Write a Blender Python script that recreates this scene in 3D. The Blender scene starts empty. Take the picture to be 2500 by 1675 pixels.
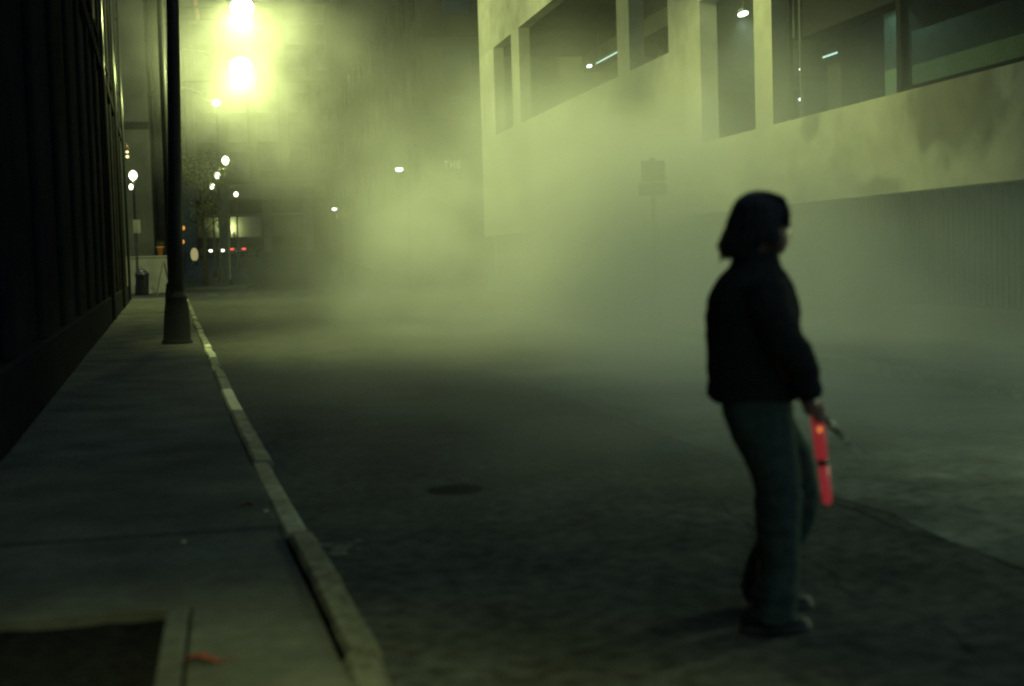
import bpy, bmesh, math, random
from mathutils import Vector, Matrix, noise as mnoise

# ------------------------------------------------------------------ scene, camera, sky, exposure
# world axes: X = across the street (camera stands at X=0, garage front at X=10), Y = along the street, Z = up, metres
S = bpy.context.scene
COL = S.collection
R = math.radians
S.render.engine = 'CYCLES'
S.cycles.use_denoising = True
S.cycles.use_adaptive_sampling = False
S.cycles.max_bounces = 5
S.cycles.diffuse_bounces = 2
S.cycles.glossy_bounces = 2
S.cycles.transmission_bounces = 3
S.cycles.volume_bounces = 2
S.cycles.transparent_max_bounces = 8
S.cycles.sample_clamp_indirect = 0.35
S.cycles.sample_clamp_direct = 0
S.cycles.volume_step_rate = 4.0
S.cycles.volume_max_steps = 128
S.cycles.caustics_reflective = False
S.cycles.caustics_refractive = False
S.render.dither_intensity = 2.0
S.cycles.pixel_filter_type = 'BLACKMAN_HARRIS'
S.cycles.filter_width = 2.2
S.view_settings.view_transform = 'Standard'
S.view_settings.look = 'None'
S.view_settings.gamma = 1.0
S.view_settings.exposure = 0.0
S.view_settings.use_curve_mapping = False

CAM_H = 1.475
cam_d = bpy.data.cameras.new('camera')
cam = bpy.data.objects.new('camera', cam_d)
COL.objects.link(cam)
cam_d.sensor_width = 36.0
cam_d.lens = 50.0
cam_d.clip_start = 0.05
cam_d.clip_end = 2000
YAW, PITCH, ROLL = R(11.2394), R(3.5186), 0.03
fw = Vector((math.sin(YAW) * math.cos(PITCH), math.cos(YAW) * math.cos(PITCH), -math.sin(PITCH)))
rt0 = Vector((math.cos(YAW), -math.sin(YAW), 0))
up0 = rt0.cross(fw)
rt = rt0 * math.cos(ROLL) - up0 * math.sin(ROLL)
up = up0 * math.cos(ROLL) + rt0 * math.sin(ROLL)
cam.matrix_world = Matrix(((rt.x, up.x, -fw.x, 0), (rt.y, up.y, -fw.y, 0), (rt.z, up.z, -fw.z, CAM_H), (0, 0, 0, 1)))
cam_d.dof.use_dof = True
cam_d.dof.focus_distance = 32.0
cam_d.dof.aperture_fstop = 1.5
S.camera = cam

world = bpy.data.worlds.new('World')
S.world = world
world.use_nodes = True
bg = world.node_tree.nodes['Background']
bg.inputs['Color'].default_value = (0.24, 0.41, 0.46, 1)     # overcast city night sky, even all round
bg.inputs['Strength'].default_value = 0.66

SODIUM = (0.86, 1.0, 0.32)
COOL = (0.62, 1.0, 0.80)
LAMP_W = 3900.0

# ------------------------------------------------------------------ helpers
rnd = random.Random(7)


class MB:
    """collects shapes and links them as one mesh object"""
    def __init__(self):
        self.v, self.f, self.s = [], [], []

    def add(self, vs, fs, smooth=False):
        b = len(self.v)
        self.v += [tuple(p) for p in vs]
        for f in fs:
            self.f.append(tuple(b + i for i in f))
            self.s.append(smooth)
        return self

    def box(self, x0, x1, y0, y1, z0, z1):
        return self.add([(x0, y0, z0), (x1, y0, z0), (x1, y1, z0), (x0, y1, z0), (x0, y0, z1), (x1, y0, z1), (x1, y1, z1), (x0, y1, z1)],
                        [(0, 3, 2, 1), (4, 5, 6, 7), (0, 1, 5, 4), (1, 2, 6, 5), (2, 3, 7, 6), (3, 0, 4, 7)])

    def cbox(self, x0, x1, y0, y1, z0, z1, b=0.01):
        """box with chamfered upper and side edges"""
        def ring(i, z):
            c = [(x0 + i + b, y0 + i), (x1 - i - b, y0 + i), (x1 - i, y0 + i + b), (x1 - i, y1 - i - b), (x1 - i - b, y1 - i), (x0 + i + b, y1 - i), (x0 + i, y1 - i - b), (x0 + i, y0 + i + b)]
            return [(x, y, z) for x, y in c]
        rings = [ring(b * .7, z0), ring(0, z0 + b), ring(0, z1 - b), ring(b * .7, z1)]
        vs = sum(rings, [])
        fs = []
        for k in range(3):
            for i in range(8):
                j = (i + 1) % 8
                fs.append((k * 8 + i, k * 8 + j, k * 8 + 8 + j, k * 8 + 8 + i))
        fs.append(tuple(range(7, -1, -1)))
        fs.append(tuple(24 + i for i in range(8)))
        return self.add(vs, fs)

    def loft(self, rings, closed=True, caps=True, smooth=True):
        n = len(rings[0])
        vs = [p for r in rings for p in r]
        fs = []
        for k in range(len(rings) - 1):
            for i in range(n if closed else n - 1):
                j = (i + 1) % n
                fs.append((k * n + i, k * n + j, (k + 1) * n + j, (k + 1) * n + i))
        if caps:
            fs.append(tuple(range(n - 1, -1, -1)))
            fs.append(tuple((len(rings) - 1) * n + i for i in range(n)))
        return self.add(vs, fs, smooth)

    def lathe(self, prof, n=16, c=(0, 0, 0), smooth=True):
        rings = [[(c[0] + r * math.cos(2 * math.pi * i / n), c[1] + r * math.sin(2 * math.pi * i / n), c[2] + z) for i in range(n)] for r, z in prof]
        return self.loft(rings, smooth=smooth)

    def tube(self, path, rad, n=10, smooth=True):
        path = [Vector(p) for p in path]
        if not isinstance(rad, (list, tuple)):
            rad = [rad] * len(path)
        rings = []
        ref = Vector((0, 0, 1))
        t0 = (path[1] - path[0]).normalized()
        if abs(t0.dot(ref)) > .9:
            ref = Vector((0, 1, 0))
        for i, p in enumerate(path):
            a = path[max(0, i - 1)]
            b = path[min(len(path) - 1, i + 1)]
            t = (b - a).normalized()
            x = t.cross(ref).normalized()
            y = t.cross(x).normalized()
            rings.append([p + (x * math.cos(2 * math.pi * k / n) + y * math.sin(2 * math.pi * k / n)) * rad[i] for k in range(n)])
        return self.loft(rings, smooth=smooth)

    def ellipsoid(self, c, r, n=16, m=10):
        rings = []
        for k in range(m + 1):
            a = -math.pi / 2 + math.pi * k / m
            q = max(math.cos(a), .03)
            rings.append([(c[0] + r[0] * q * math.cos(2 * math.pi * i / n), c[1] + r[1] * q * math.sin(2 * math.pi * i / n), c[2] + r[2] * math.sin(a)) for i in range(n)])
        return self.loft(rings)

    def mesh(self, name):
        me = bpy.data.meshes.new(name)
        me.from_pydata(self.v, [], self.f)
        me.polygons.foreach_set('use_smooth', self.s)
        me.update()
        return me

    def build(self, name, mat, parent=None, loc=None):
        return obj(name, self.mesh(name), mat, parent, loc)


def obj(name, me, mat=None, parent=None, loc=None):
    o = bpy.data.objects.new(name, me)
    COL.objects.link(o)
    if mat and me and not me.materials:
        me.materials.append(mat)
    if parent:
        o.parent = parent
    if loc:
        o.location = loc
    return o


def tag(o, label=None, cat=None, group=None, kind=None):
    if label:
        o['label'] = label
    if cat:
        o['category'] = cat
    if group:
        o['group'] = group
    if kind:
        o['kind'] = kind
    return o


def thing(name, label, cat, loc=(0, 0, 0), rz=0.0, group=None):
    o = bpy.data.objects.new(name, None)
    COL.objects.link(o)
    o.empty_display_size = .2
    o.location = loc
    o.rotation_euler = (0, 0, rz)
    return tag(o, label, cat, group)


def copy_tree(o, parent=None):
    c = o.copy()
    COL.objects.link(c)
    c.parent = parent
    for ch in list(o.children):
        copy_tree(ch, c)
    return c


def remesh(mb, name, voxel, mat, parent, smooth_it=6, fac=.5, disp=None):
    """fuses the shapes of a builder into one continuous skin"""
    me = mb.mesh(name)
    o = bpy.data.objects.new(name, me)
    COL.objects.link(o)
    m = o.modifiers.new('r', 'REMESH')
    m.mode = 'VOXEL'
    m.voxel_size = voxel
    s = o.modifiers.new('s', 'SMOOTH')
    s.iterations = smooth_it
    s.factor = fac
    dg = bpy.context.evaluated_depsgraph_get()
    me2 = bpy.data.meshes.new_from_object(o.evaluated_get(dg))
    bpy.data.objects.remove(o)
    me2.name = name
    if disp:
        for v in me2.vertices:
            v.co += disp(v.co)
    me2.polygons.foreach_set('use_smooth', [True] * len(me2.polygons))
    me2.update()
    return obj(name, me2, mat, parent)


# ------------------------------------------------------------------ materials
def M(name, col, rough=.8, var=.25, scale=6.0, bump=0.0, bscale=40.0, metal=0.0, spec=.3, blotch=0.0, coat=0.0, orand=.12):
    m = bpy.data.materials.new(name)
    m.use_nodes = True
    nt = m.node_tree
    N, L = nt.nodes, nt.links
    b = N['Principled BSDF']
    b.inputs['Roughness'].default_value = rough
    b.inputs['Metallic'].default_value = metal
    b.inputs['Specular IOR Level'].default_value = spec
    b.inputs['Coat Weight'].default_value = coat
    tc = N.new('ShaderNodeTexCoord')
    g = N.new('ShaderNodeNewGeometry')
    ns = N.new('ShaderNodeTexNoise')
    ns.inputs['Scale'].default_value = scale
    ns.inputs['Detail'].default_value = 5
    L.new(g.outputs['Position'], ns.inputs['Vector'])
    mr = N.new('ShaderNodeMapRange')
    mr.inputs['From Min'].default_value = .3
    mr.inputs['From Max'].default_value = .7
    mr.inputs['To Min'].default_value = 1 - var
    mr.inputs['To Max'].default_value = 1 + var
    L.new(ns.outputs['Fac'], mr.inputs['Value'])
    fac = mr.outputs['Result']
    if blotch:
        n2 = N.new('ShaderNodeTexNoise')
        n2.inputs['Scale'].default_value = scale * .13
        n2.inputs['Detail'].default_value = 3
        L.new(g.outputs['Position'], n2.inputs['Vector'])
        m2 = N.new('ShaderNodeMapRange')
        m2.inputs['From Min'].default_value = .35
        m2.inputs['From Max'].default_value = .65
        m2.inputs['To Min'].default_value = 1 - blotch
        m2.inputs['To Max'].default_value = 1 + blotch
        L.new(n2.outputs['Fac'], m2.inputs['Value'])
        mu = N.new('ShaderNodeMath')
        mu.operation = 'MULTIPLY'
        L.new(fac, mu.inputs[0])
        L.new(m2.outputs['Result'], mu.inputs[1])
        fac = mu.outputs[0]
    oi = N.new('ShaderNodeObjectInfo')
    mo = N.new('ShaderNodeMapRange')
    mo.inputs['To Min'].default_value = 1 - orand
    mo.inputs['To Max'].default_value = 1 + orand
    L.new(oi.outputs['Random'], mo.inputs['Value'])
    mx = N.new('ShaderNodeMath')
    mx.operation = 'MULTIPLY'
    L.new(fac, mx.inputs[0])
    L.new(mo.outputs['Result'], mx.inputs[1])
    vm = N.new('ShaderNodeVectorMath')
    vm.operation = 'SCALE'
    vm.inputs[0].default_value = col
    L.new(mx.outputs[0], vm.inputs['Scale'])
    L.new(vm.outputs[0], b.inputs['Base Color'])
    if bump:
        nb = N.new('ShaderNodeTexNoise')
        nb.inputs['Scale'].default_value = bscale
        nb.inputs['Detail'].default_value = 4
        L.new(g.outputs['Position'], nb.inputs['Vector'])
        bp = N.new('ShaderNodeBump')
        bp.inputs['Strength'].default_value = bump
        bp.inputs['Distance'].default_value = .01
        L.new(nb.outputs['Fac'], bp.inputs['Height'])
        L.new(bp.outputs['Normal'], b.inputs['Normal'])
    return m


def EM(name, col, strength, sample=False):
    m = bpy.data.materials.new(name)
    m.use_nodes = True
    b = m.node_tree.nodes['Principled BSDF']
    b.inputs['Base Color'].default_value = (.05, .05, .05, 1)
    b.inputs['Emission Color'].default_value = (*col, 1)
    b.inputs['Emission Strength'].default_value = strength
    m.cycles.emission_sampling = 'AUTO' if sample else 'NONE'
    return m


asphalt = M('asphalt', (.046, .047, .046), .93, .4, 11, .6, 160, spec=0.0, blotch=.22)
asphalt_pale = M('asphalt_pale', (.075, .076, .072), .93, .35, 9, .6, 160, spec=0.0, blotch=.35)
tar = M('tar', (.016, .016, .017), 1.0, .2, 12, .2, 60, spec=0.0)
paving = M('paving_concrete', (.062, .063, .060), .9, .16, 14, .25, 120, spec=0.0, blotch=.22)
granite = M('granite', (.095, .095, .085), .8, .5, 14, .6, 70, spec=.02, blotch=.3, orand=.40)
lit_stone = M('lit_granite', (.42, .41, .30), .7, .2, 30, .4, 70, spec=.08)  # paler granite for a few kerb stones, lamp brightness put into the colour
soil = M('soil', (.010, .010, .011), .95, .4, 20, .8, 60, spec=0.0)
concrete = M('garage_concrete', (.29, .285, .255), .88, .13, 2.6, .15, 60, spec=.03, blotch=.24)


def add_dark_patches(m, spots):  # multiplies noisy-edged darker ellipses into the base colour
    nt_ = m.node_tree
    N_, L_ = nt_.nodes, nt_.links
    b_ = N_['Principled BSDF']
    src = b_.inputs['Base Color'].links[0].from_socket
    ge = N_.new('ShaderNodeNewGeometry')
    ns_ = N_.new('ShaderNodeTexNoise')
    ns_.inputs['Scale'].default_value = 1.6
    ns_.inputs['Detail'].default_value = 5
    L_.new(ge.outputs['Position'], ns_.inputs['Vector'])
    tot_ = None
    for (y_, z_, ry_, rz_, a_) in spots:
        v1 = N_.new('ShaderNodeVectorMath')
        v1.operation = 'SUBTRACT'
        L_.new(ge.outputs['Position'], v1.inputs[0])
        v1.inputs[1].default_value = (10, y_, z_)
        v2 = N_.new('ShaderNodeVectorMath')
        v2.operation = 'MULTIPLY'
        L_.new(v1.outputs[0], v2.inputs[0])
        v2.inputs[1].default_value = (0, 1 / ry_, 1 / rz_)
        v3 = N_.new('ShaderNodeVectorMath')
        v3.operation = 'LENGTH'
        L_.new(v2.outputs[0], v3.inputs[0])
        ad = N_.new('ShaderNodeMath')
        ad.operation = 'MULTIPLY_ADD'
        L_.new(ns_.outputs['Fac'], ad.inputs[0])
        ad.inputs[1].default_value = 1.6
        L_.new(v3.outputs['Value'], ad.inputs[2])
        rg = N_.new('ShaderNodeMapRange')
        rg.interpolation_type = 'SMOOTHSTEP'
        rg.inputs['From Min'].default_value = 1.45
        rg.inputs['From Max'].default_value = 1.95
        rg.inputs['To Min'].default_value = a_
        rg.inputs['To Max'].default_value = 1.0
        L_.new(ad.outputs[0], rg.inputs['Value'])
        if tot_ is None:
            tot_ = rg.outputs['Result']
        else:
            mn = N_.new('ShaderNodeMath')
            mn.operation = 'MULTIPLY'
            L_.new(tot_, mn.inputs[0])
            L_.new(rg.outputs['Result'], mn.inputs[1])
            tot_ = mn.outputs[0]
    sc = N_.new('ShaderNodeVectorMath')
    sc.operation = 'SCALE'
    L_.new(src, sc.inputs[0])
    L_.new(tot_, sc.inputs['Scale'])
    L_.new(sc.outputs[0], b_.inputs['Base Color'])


add_dark_patches(concrete, [(18.2, 3.35, 1.5, .75, .55), (23.3, 3.55, .42, .32, .55), (20.6, 2.3, .8, .25, .6), (13.5, 3.2, 1.6, .6, .5), (40.0, 3.0, 2.0, .5, .8)])
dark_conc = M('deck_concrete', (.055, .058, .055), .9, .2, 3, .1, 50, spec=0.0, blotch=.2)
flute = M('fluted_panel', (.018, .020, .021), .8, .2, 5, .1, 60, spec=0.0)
rib_tone = M('rib_tone', (.050, .055, .054), .9, .2, 5, .1, 60, spec=0.0)  # ribs paler than the recess wall behind, for contrast
black_metal = M('black_metal', (.016, .017, .02), .42, .15, 10, .05, 60, spec=.5)
pole_paint = M('pole_paint', (.014, .015, .019), .30, .15, 10, .06, 30, spec=.5)
pole_satin = M('pole_satin', (.012, .013, .016), .5, .15, 10, .06, 30, spec=.2)
galv = M('galvanised_steel', (.13, .135, .14), .45, .2, 10, .1, 60, metal=.7)
wall_dark = M('dark_masonry', (.016, .016, .020), .85, .35, 4, .4, 30, spec=0.0, blotch=.3)
wall_trim = M('dark_stone_trim', (.015, .0145, .017), .8, .3, 5, .3, 40, spec=0.0)
glass_dark = M('dark_window_glass', (.008, .010, .012), .08, .1, 3, spec=.5)
stone_far = M('far_stone', (.10, .098, .08), .85, .2, .8, spec=.05, blotch=.2)
stone_dim = M('far_dark_stone', (.030, .031, .028), .85, .25, .6, spec=.04, blotch=.25)
pale_render = M('pale_render', (.22, .21, .165), .85, .15, 1.5, spec=.05, blotch=.15)
inner_paint = M('inner_wall_paint', (.060, .090, .080), .9, .15, 3, spec=.03, blotch=.15)
terracotta = M('terracotta', (.42, .16, .05), .8, .2, 8, spec=.2)
iron = M('cast_iron', (.010, .010, .011), .95, .3, 30, .4, 90, spec=0.0)
matte_black = M('added_beam_black', (.010, .010, .012), .9, .2, 20, spec=.04)
leaf_red = M('dry_leaf', (.10, .022, .014), .8, .4, 60, spec=.2)
paper = M('paper_scrap', (.55, .60, .52), .8, .1, 60, spec=.2)
worn_paint = M('worn_road_paint', (.075, .078, .072), .95, .4, 40, .3, 90, spec=0.0)
sign_paint = M('sign_back', (.10, .105, .10), .5, .15, 20, spec=.4, metal=.3)
bark = M('bark', (.035, .030, .025), .95, .3, 10, .5, 40)
foliage = M('leaf_green', (.09, .11, .035), .6, .35, 8, spec=.1)
jacket_m = M('black_jacket_cloth', (.024, .024, .025), .85, .2, 30, .3, 220, spec=0.0)
jeans_m = M('dark_denim', (.050, .066, .056), .9, .25, 25, .35, 300, spec=0.0)
skin_m = M('skin', (.22, .11, .075), .55, .08, 30, .05, 200, spec=.35)
hair_m = M('black_hair', (.022, .022, .025), .55, .2, 60, spec=.1)
shoe_m = M('canvas_shoe', (.028, .03, .03), .8, .2, 40, .2, 200, spec=.05)
sole_m = M('rubber_sole', (.05, .05, .047), .7, .1, 40, spec=.3)
car_paint = M('car_paint', (.03, .032, .036), .3, .1, 3, spec=.5, coat=.6)
rubber = M('tyre_rubber', (.015, .015, .015), .85, .1, 10)
sodium_lens = EM('sodium_lens', (1.0, 1.0, .62), 12)
unlit_lens = M('unlit_lens', (.12, .12, .11), .2, .05, 5, spec=.5)
globe_glow = EM('globe_glow', (1.0, .98, .70), 5)
cool_glow = EM('cool_glow', (.85, 1.0, .93), 8)
cool_dim = EM('cool_dim_tube', (.62, 1.0, .85), 1.4)
cool_dot = EM('cool_small_bulb', (.8, 1.0, .9), 7)
amber_glow = EM('amber_glow', (1.0, .42, .08), .9)
warm_dot = EM('warm_small_bulb', (1.0, .80, .36), 3.0)
red_tail = EM('red_tail_light', (1.0, .10, .06), 1.6)
red_neon = EM('red_neon', (1.0, .14, .06), .16)
headlight_m = EM('headlight', (1.0, .97, .75), 6)
egg_glow = EM('lantern_glow', (1.0, .90, .38), .32)
baton_m = EM('red_baton_glow', (1.0, .075, .09), .19, True)
baton_hi = EM('red_baton_bulb', (1.0, .30, .06), .95)
letter_m = M('sign_letter', (.5, .5, .42), .6, .05, 5)


def lamp_light(name, loc, parent, color, watts, radius=.12, spot=None):
    d = bpy.data.lights.new(name, 'SPOT' if spot else 'POINT')
    if spot:
        d.spot_size, d.spot_blend = spot[0], spot[1]
    d.color = color
    d.energy = watts
    d.shadow_soft_size = radius
    o = bpy.data.objects.new(name, d)
    COL.objects.link(o)
    o.parent = parent
    o.location = loc
    if spot:
        o.rotation_euler = Vector(spot[2]).to_track_quat('-Z', 'Y').to_euler()
    return o


# ------------------------------------------------------------------ terrain and carriageway
def terr(y):
    t = y - 80.0
    if t <= 0:
        return 0.0
    return .00138 * t * t if t < 12 else .198 + .0335 * (t - 12)


KERB = [(-40, .95), (-5, .80), (0, .63), (4.85, .464), (6.09, .407), (8.01, .308), (10.8, .20), (14.5, .045), (25.1, -.345), (35.2, -.72), (52.4, -1.33), (64, -1.74), (200, -6.6)]
WALL = lambda y: -1.17 - .0455 * y


def kerb_x(y):
    for (a, xa), (b, xb) in zip(KERB, KERB[1:]):
        if a <= y <= b:
            return xa + (xb - xa) * (y - a) / (b - a)
    return KERB[-1][1]


ys = [-40, -20, 0, 20, 40, 60, 70, 76, 80, 82, 84, 86, 88, 90, 92, 100, 115, 130, 150, 170, 190, 260, 900]
g = MB()
xs = [-600, -60, -8, 0, 4, 8, 12, 60, 600]
g.add([(x, y, terr(y) if y < 260 else terr(190)) for y in ys for x in xs], [(r * 9 + c, r * 9 + c + 1, r * 9 + 10 + c, r * 9 + 9 + c) for r in range(len(ys) - 1) for c in range(8)], True)
road = tag(g.build('road', asphalt), kind='structure')

# long tar seams in the carriageway, real strips a few mm proud
def seam(pts, w):
    m = MB()
    vs = []
    for i, (x, y) in enumerate(pts):
        ww = w * (.7 + .6 * rnd.random())
        vs += [(x - ww, y, .004), (x + ww, y, .004)]
    m.add(vs, [(2 * i, 2 * i + 1, 2 * i + 3, 2 * i + 2) for i in range(len(pts) - 1)])
    return m.build('tar_seam', tar, road)


def wob(x0, y0, x1, y1, n, a):
    return [(x0 + (x1 - x0) * i / n + a * mnoise.noise((i * .37, x0, y0)), y0 + (y1 - y0) * i / n) for i in range(n + 1)]


seam(wob(3.50, 3, 3.32, 9.5, 30, .09), .0045)
seam(wob(3.32, 9.5, 3.7, 16, 26, .12), .006)
seam(wob(5.96, 17, 5.7, 24, 20, .15), .02)
seam(wob(2.5, 4.6, 2.9, 9, 20, .22), .003)
seam([(1.7 + .35 * i + .05 * rnd.random(), 6.9 + .12 * i + .06 * rnd.random()) for i in range(6)], .004)

# paler asphalt lane between the seam and the right kerb
pl = MB()
pn = 40
pv_ = []
for i in range(pn + 1):
    yy = 3 + 15 * i / pn
    pv_ += [(3.52 - .014 * (yy - 3) + .08 * mnoise.noise((yy * .9, 1, 2)), yy, .003), (7.19, yy, .003)]
pl.add(pv_, [(2 * i, 2 * i + 1, 2 * i + 3, 2 * i + 2) for i in range(pn)])
pl.build('asphalt_lane', asphalt_pale, road)

# crosswalk and stop line at the far junction
for k in range(9):
    mk = MB()
    x = -1.0 + k * .95
    mk.add([(x, 70.2, .005), (x + .5, 70.2, .005), (x + .5, 73.0, .005), (x, 73.0, .005)], [(0, 1, 2, 3)])
    mk.build('crosswalk_stripe', worn_paint, road)
mk = MB()
mk.add([(-1.6, 67.6, .005), (7.0, 67.6, .005), (7.0, 68.0, .005), (-1.6, 68.0, .005)], [(0, 1, 2, 3)])
mk.build('stop_line', worn_paint, road)

# pavement slabs, left side
PAVE = .13
sidewalk = thing('sidewalk', None, None)
tag(sidewalk, kind='structure')
bounds = [-6, -3.6, -1.2, 1.1, 2.7, 4.15, 5.72, 7.28, 10.6, 14.2, 17.8, 21.4, 25, 28.8, 33.5, 38, 42, 47, 52, 57.2, 62.5]
PIT = (-1.05, -.33, 3.2, 5.66)     # tree pit x0,x1,y0,y1
for a, b in zip(bounds, bounds[1:]):
    j = .005
    xi0, xi1 = kerb_x(a) - .140, kerb_x(b) - .140
    xw0, xw1 = WALL(a) - .05, WALL(b) - .05
    dz = rnd.uniform(-.006, .006)
    if b <= -1.2 or a >= 5.7:
        cuts = [0, 1]
        for c0, c1 in zip(cuts, cuts[1:]):
            z1 = PAVE + dz + rnd.uniform(-.003, .003)
            A = (xw0 + (xi0 - xw0) * c0, xw0 + (xi0 - xw0) * c1)
            B = (xw1 + (xi1 - xw1) * c0, xw1 + (xi1 - xw1) * c1)
            jj = j if c0 > 0 else 0
            vs = []
            for zz, e in ((0.0, 0), (z1 - .008, 0), (z1, .008)):
                vs += [(A[0] + jj + e, a + j + e, zz), (A[1] - e, a + j + e, zz), (B[1] - e, b - j - e, zz), (B[0] + jj + e, b - j - e, zz)]
            fs = [(8, 9, 10, 11)] + [(k * 4 + i, k * 4 + (i + 1) % 4, k * 4 + 4 + (i + 1) % 4, k * 4 + 4 + i) for k in (0, 1) for i in range(4)]
            MB().add(vs, fs).build('slab', paving, sidewalk)
    else:
        # slabs beside the pit: kerb side strip, and wall side strip
        for (p0a, p0b, p1a, p1b) in ((-.19, -.19, xi0, xi1), (xw0, xw1, -1.20, -1.20)):
            if p0a > p1a:
                continue
            z1 = PAVE + rnd.uniform(-.003, .003)
            vs = []
            for zz, e in ((0.0, 0), (z1 - .008, 0), (z1, .008)):
                vs += [(p0a + e, a + j + e, zz), (p1a - e, a + j + e, zz), (p1b - e, b - j - e, zz), (p0b + e, b - j - e, zz)]
            fs = [(8, 9, 10, 11)] + [(k * 4 + i, k * 4 + (i + 1) % 4, k * 4 + 4 + (i + 1) % 4, k * 4 + 4 + i) for k in (0, 1) for i in range(4)]
            MB().add(vs, fs).build('slab', paving, sidewalk)
MB().add([(-30, -6, .10), (-1.0, -6, .10), (-4.6, 62.5, .10), (-30, 62.5, .10)], [(0, 1, 2, 3)]).build('bedding', soil, sidewalk)

# tree pit with stone edging
pit = thing('tree_pit', 'dark earth bed framed by narrow stone edging in the near pavement', 'planting bed', (0, 0, 0))
sm = MB()
nx, ny = 10, 44
sm.add([(-1.17 + .95 * i / nx, -1.15 + 6.85 * k / ny, .085 + .02 * mnoise.noise((i * .8, k * .6, 3))) for k in range(ny + 1) for i in range(nx + 1)],
       [(k * (nx + 1) + i, k * (nx + 1) + i + 1, (k + 1) * (nx + 1) + i + 1, (k + 1) * (nx + 1) + i) for k in range(ny) for i in range(nx)], True)
sm.build('soil', soil, pit)
for k, (y0, y1) in enumerate(((-1.15, .9), (.91, 2.5), (2.51, 4.0), (4.01, 5.69))):
    MB().cbox(-.285, -.20, y0, y1, .02, .137, .008).build('edging_stone', paving, pit)

# kerb of single granite stones
def kerb_row(name, xfun, side, y0, y1, z, pale=()):
    root = tag(thing(name, None, None), kind='structure')
    y = y0
    k = 0
    while y < y1:
        ln = rnd.uniform(.8, 1.7) * (1 if y < 40 else 2.0)
        b = min(y + ln, y1)
        x0, x1 = xfun(y), xfun(b)
        off = rnd.uniform(-.012, .012)
        zz = z + rnd.uniform(-.010, .012)
        w = .13
        n = 6
        rings = []
        for i in range(n + 1):
            t = i / n
            yy = y + .008 + (b - y - .016) * t
            xx = x0 + (x1 - x0) * t + off
            r = lambda s: .011 * mnoise.noise((yy * 6 + s, xx * 3, k))
            xo, xi = xx, xx - side * w
            rings.append([(xo + r(1), yy, -.05), (xo + r(2), yy, zz - .03), (xo - side * .016 + r(3), yy, zz - .006 + r(4)), (xo - side * .03 + r(8), yy, zz + r(5)), (xi + side * .02, yy, zz + r(6)), (xi + r(7), yy, zz - .02), (xi, yy, -.05)])
        m = MB().loft(rings, closed=True, smooth=False)
        c = (y + b) / 2
        o = m.build('kerb_stone', lit_stone if any(a < c < e for a, e in pale) else granite, root)
        y = b
        k += 1
    return root


kerb_row('kerb_left', kerb_x, 1, -4, 63, PAVE + .012, pale=((13.2, 15.4), (20.6, 24.3)))

# right pavement and kerb
RK = lambda y: 7.2
kerb_row('kerb_right', RK, -1, 4, 64, .13)
rp = tag(thing('sidewalk_right', None, None), kind='structure')
for k in range(20):
    y0 = 4 + 3 * k
    MB().cbox(7.352, 8.68, y0 + .006, y0 + 2.994, 0, .125 + rnd.uniform(-.004, .004), .006).build('slab', paving, rp)
    MB().cbox(8.692, 10.36, y0 + .006, y0 + 2.994, 0, .125 + rnd.uniform(-.004, .004), .006).build('slab', paving, rp)

# raised island beyond the junction
isl = MB()
rows = []
for i in range(12):
    y = 84 + i * 3.2
    z = terr(y)
    e = .5 if i in (0, 11) else 0
    rows.append([(-2.9 + e, y, z - .1), (-2.9 + e, y, z + .12), (-2.75 + e, y, z + .15), (1.45 - e, y, z + .15), (1.6 - e, y, z + .12), (1.6 - e, y, z - .1)])
isl.loft(rows, closed=True, smooth=False)
tag(isl.build('traffic_island', paving), kind='structure')

# ------------------------------------------------------------------ parking garage, right
garage = thing('parking_garage', 'pale concrete parking garage with deep square openings behind the smoke', 'parking garage', (10, 5, 0))
G0 = Vector((10, 5, 0))


def gpart(name, mat, *boxes, ch=None):
    m = MB()
    for (x0, x1, y0, y1, z0, z1) in boxes:
        (m.cbox(x0 - 10, x1 - 10, y0 - 5, y1 - 5, z0, z1, ch) if ch else m.box(x0 - 10, x1 - 10, y0 - 5, y1 - 5, z0, z1))
    return m.build(name, mat, garage)


T = 10.38
END = 55.15
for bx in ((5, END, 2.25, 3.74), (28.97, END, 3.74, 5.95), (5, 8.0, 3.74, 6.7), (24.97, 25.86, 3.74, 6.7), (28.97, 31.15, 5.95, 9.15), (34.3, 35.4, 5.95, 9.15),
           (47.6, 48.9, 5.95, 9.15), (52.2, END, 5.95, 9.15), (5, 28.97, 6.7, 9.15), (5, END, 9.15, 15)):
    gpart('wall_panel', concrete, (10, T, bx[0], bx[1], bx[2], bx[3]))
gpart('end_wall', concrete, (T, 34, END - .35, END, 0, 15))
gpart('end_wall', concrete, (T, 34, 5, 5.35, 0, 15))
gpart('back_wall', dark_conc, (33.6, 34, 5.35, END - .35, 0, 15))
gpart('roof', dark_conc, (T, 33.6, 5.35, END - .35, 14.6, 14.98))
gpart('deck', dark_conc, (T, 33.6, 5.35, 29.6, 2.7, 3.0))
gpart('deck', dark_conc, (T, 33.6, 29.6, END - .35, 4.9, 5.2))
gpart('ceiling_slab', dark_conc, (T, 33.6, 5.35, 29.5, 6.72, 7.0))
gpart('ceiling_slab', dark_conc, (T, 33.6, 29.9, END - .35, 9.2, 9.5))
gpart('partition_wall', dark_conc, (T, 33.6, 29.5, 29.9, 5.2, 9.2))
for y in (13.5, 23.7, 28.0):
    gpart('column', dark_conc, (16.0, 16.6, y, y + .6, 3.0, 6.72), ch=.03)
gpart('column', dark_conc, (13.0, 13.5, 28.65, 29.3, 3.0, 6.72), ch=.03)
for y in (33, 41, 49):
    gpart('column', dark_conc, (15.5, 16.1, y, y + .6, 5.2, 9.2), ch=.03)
gpart('beam', dark_conc, (11.7, 12.3, 5.35, 29.4, 5.80, 6.72))
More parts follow.
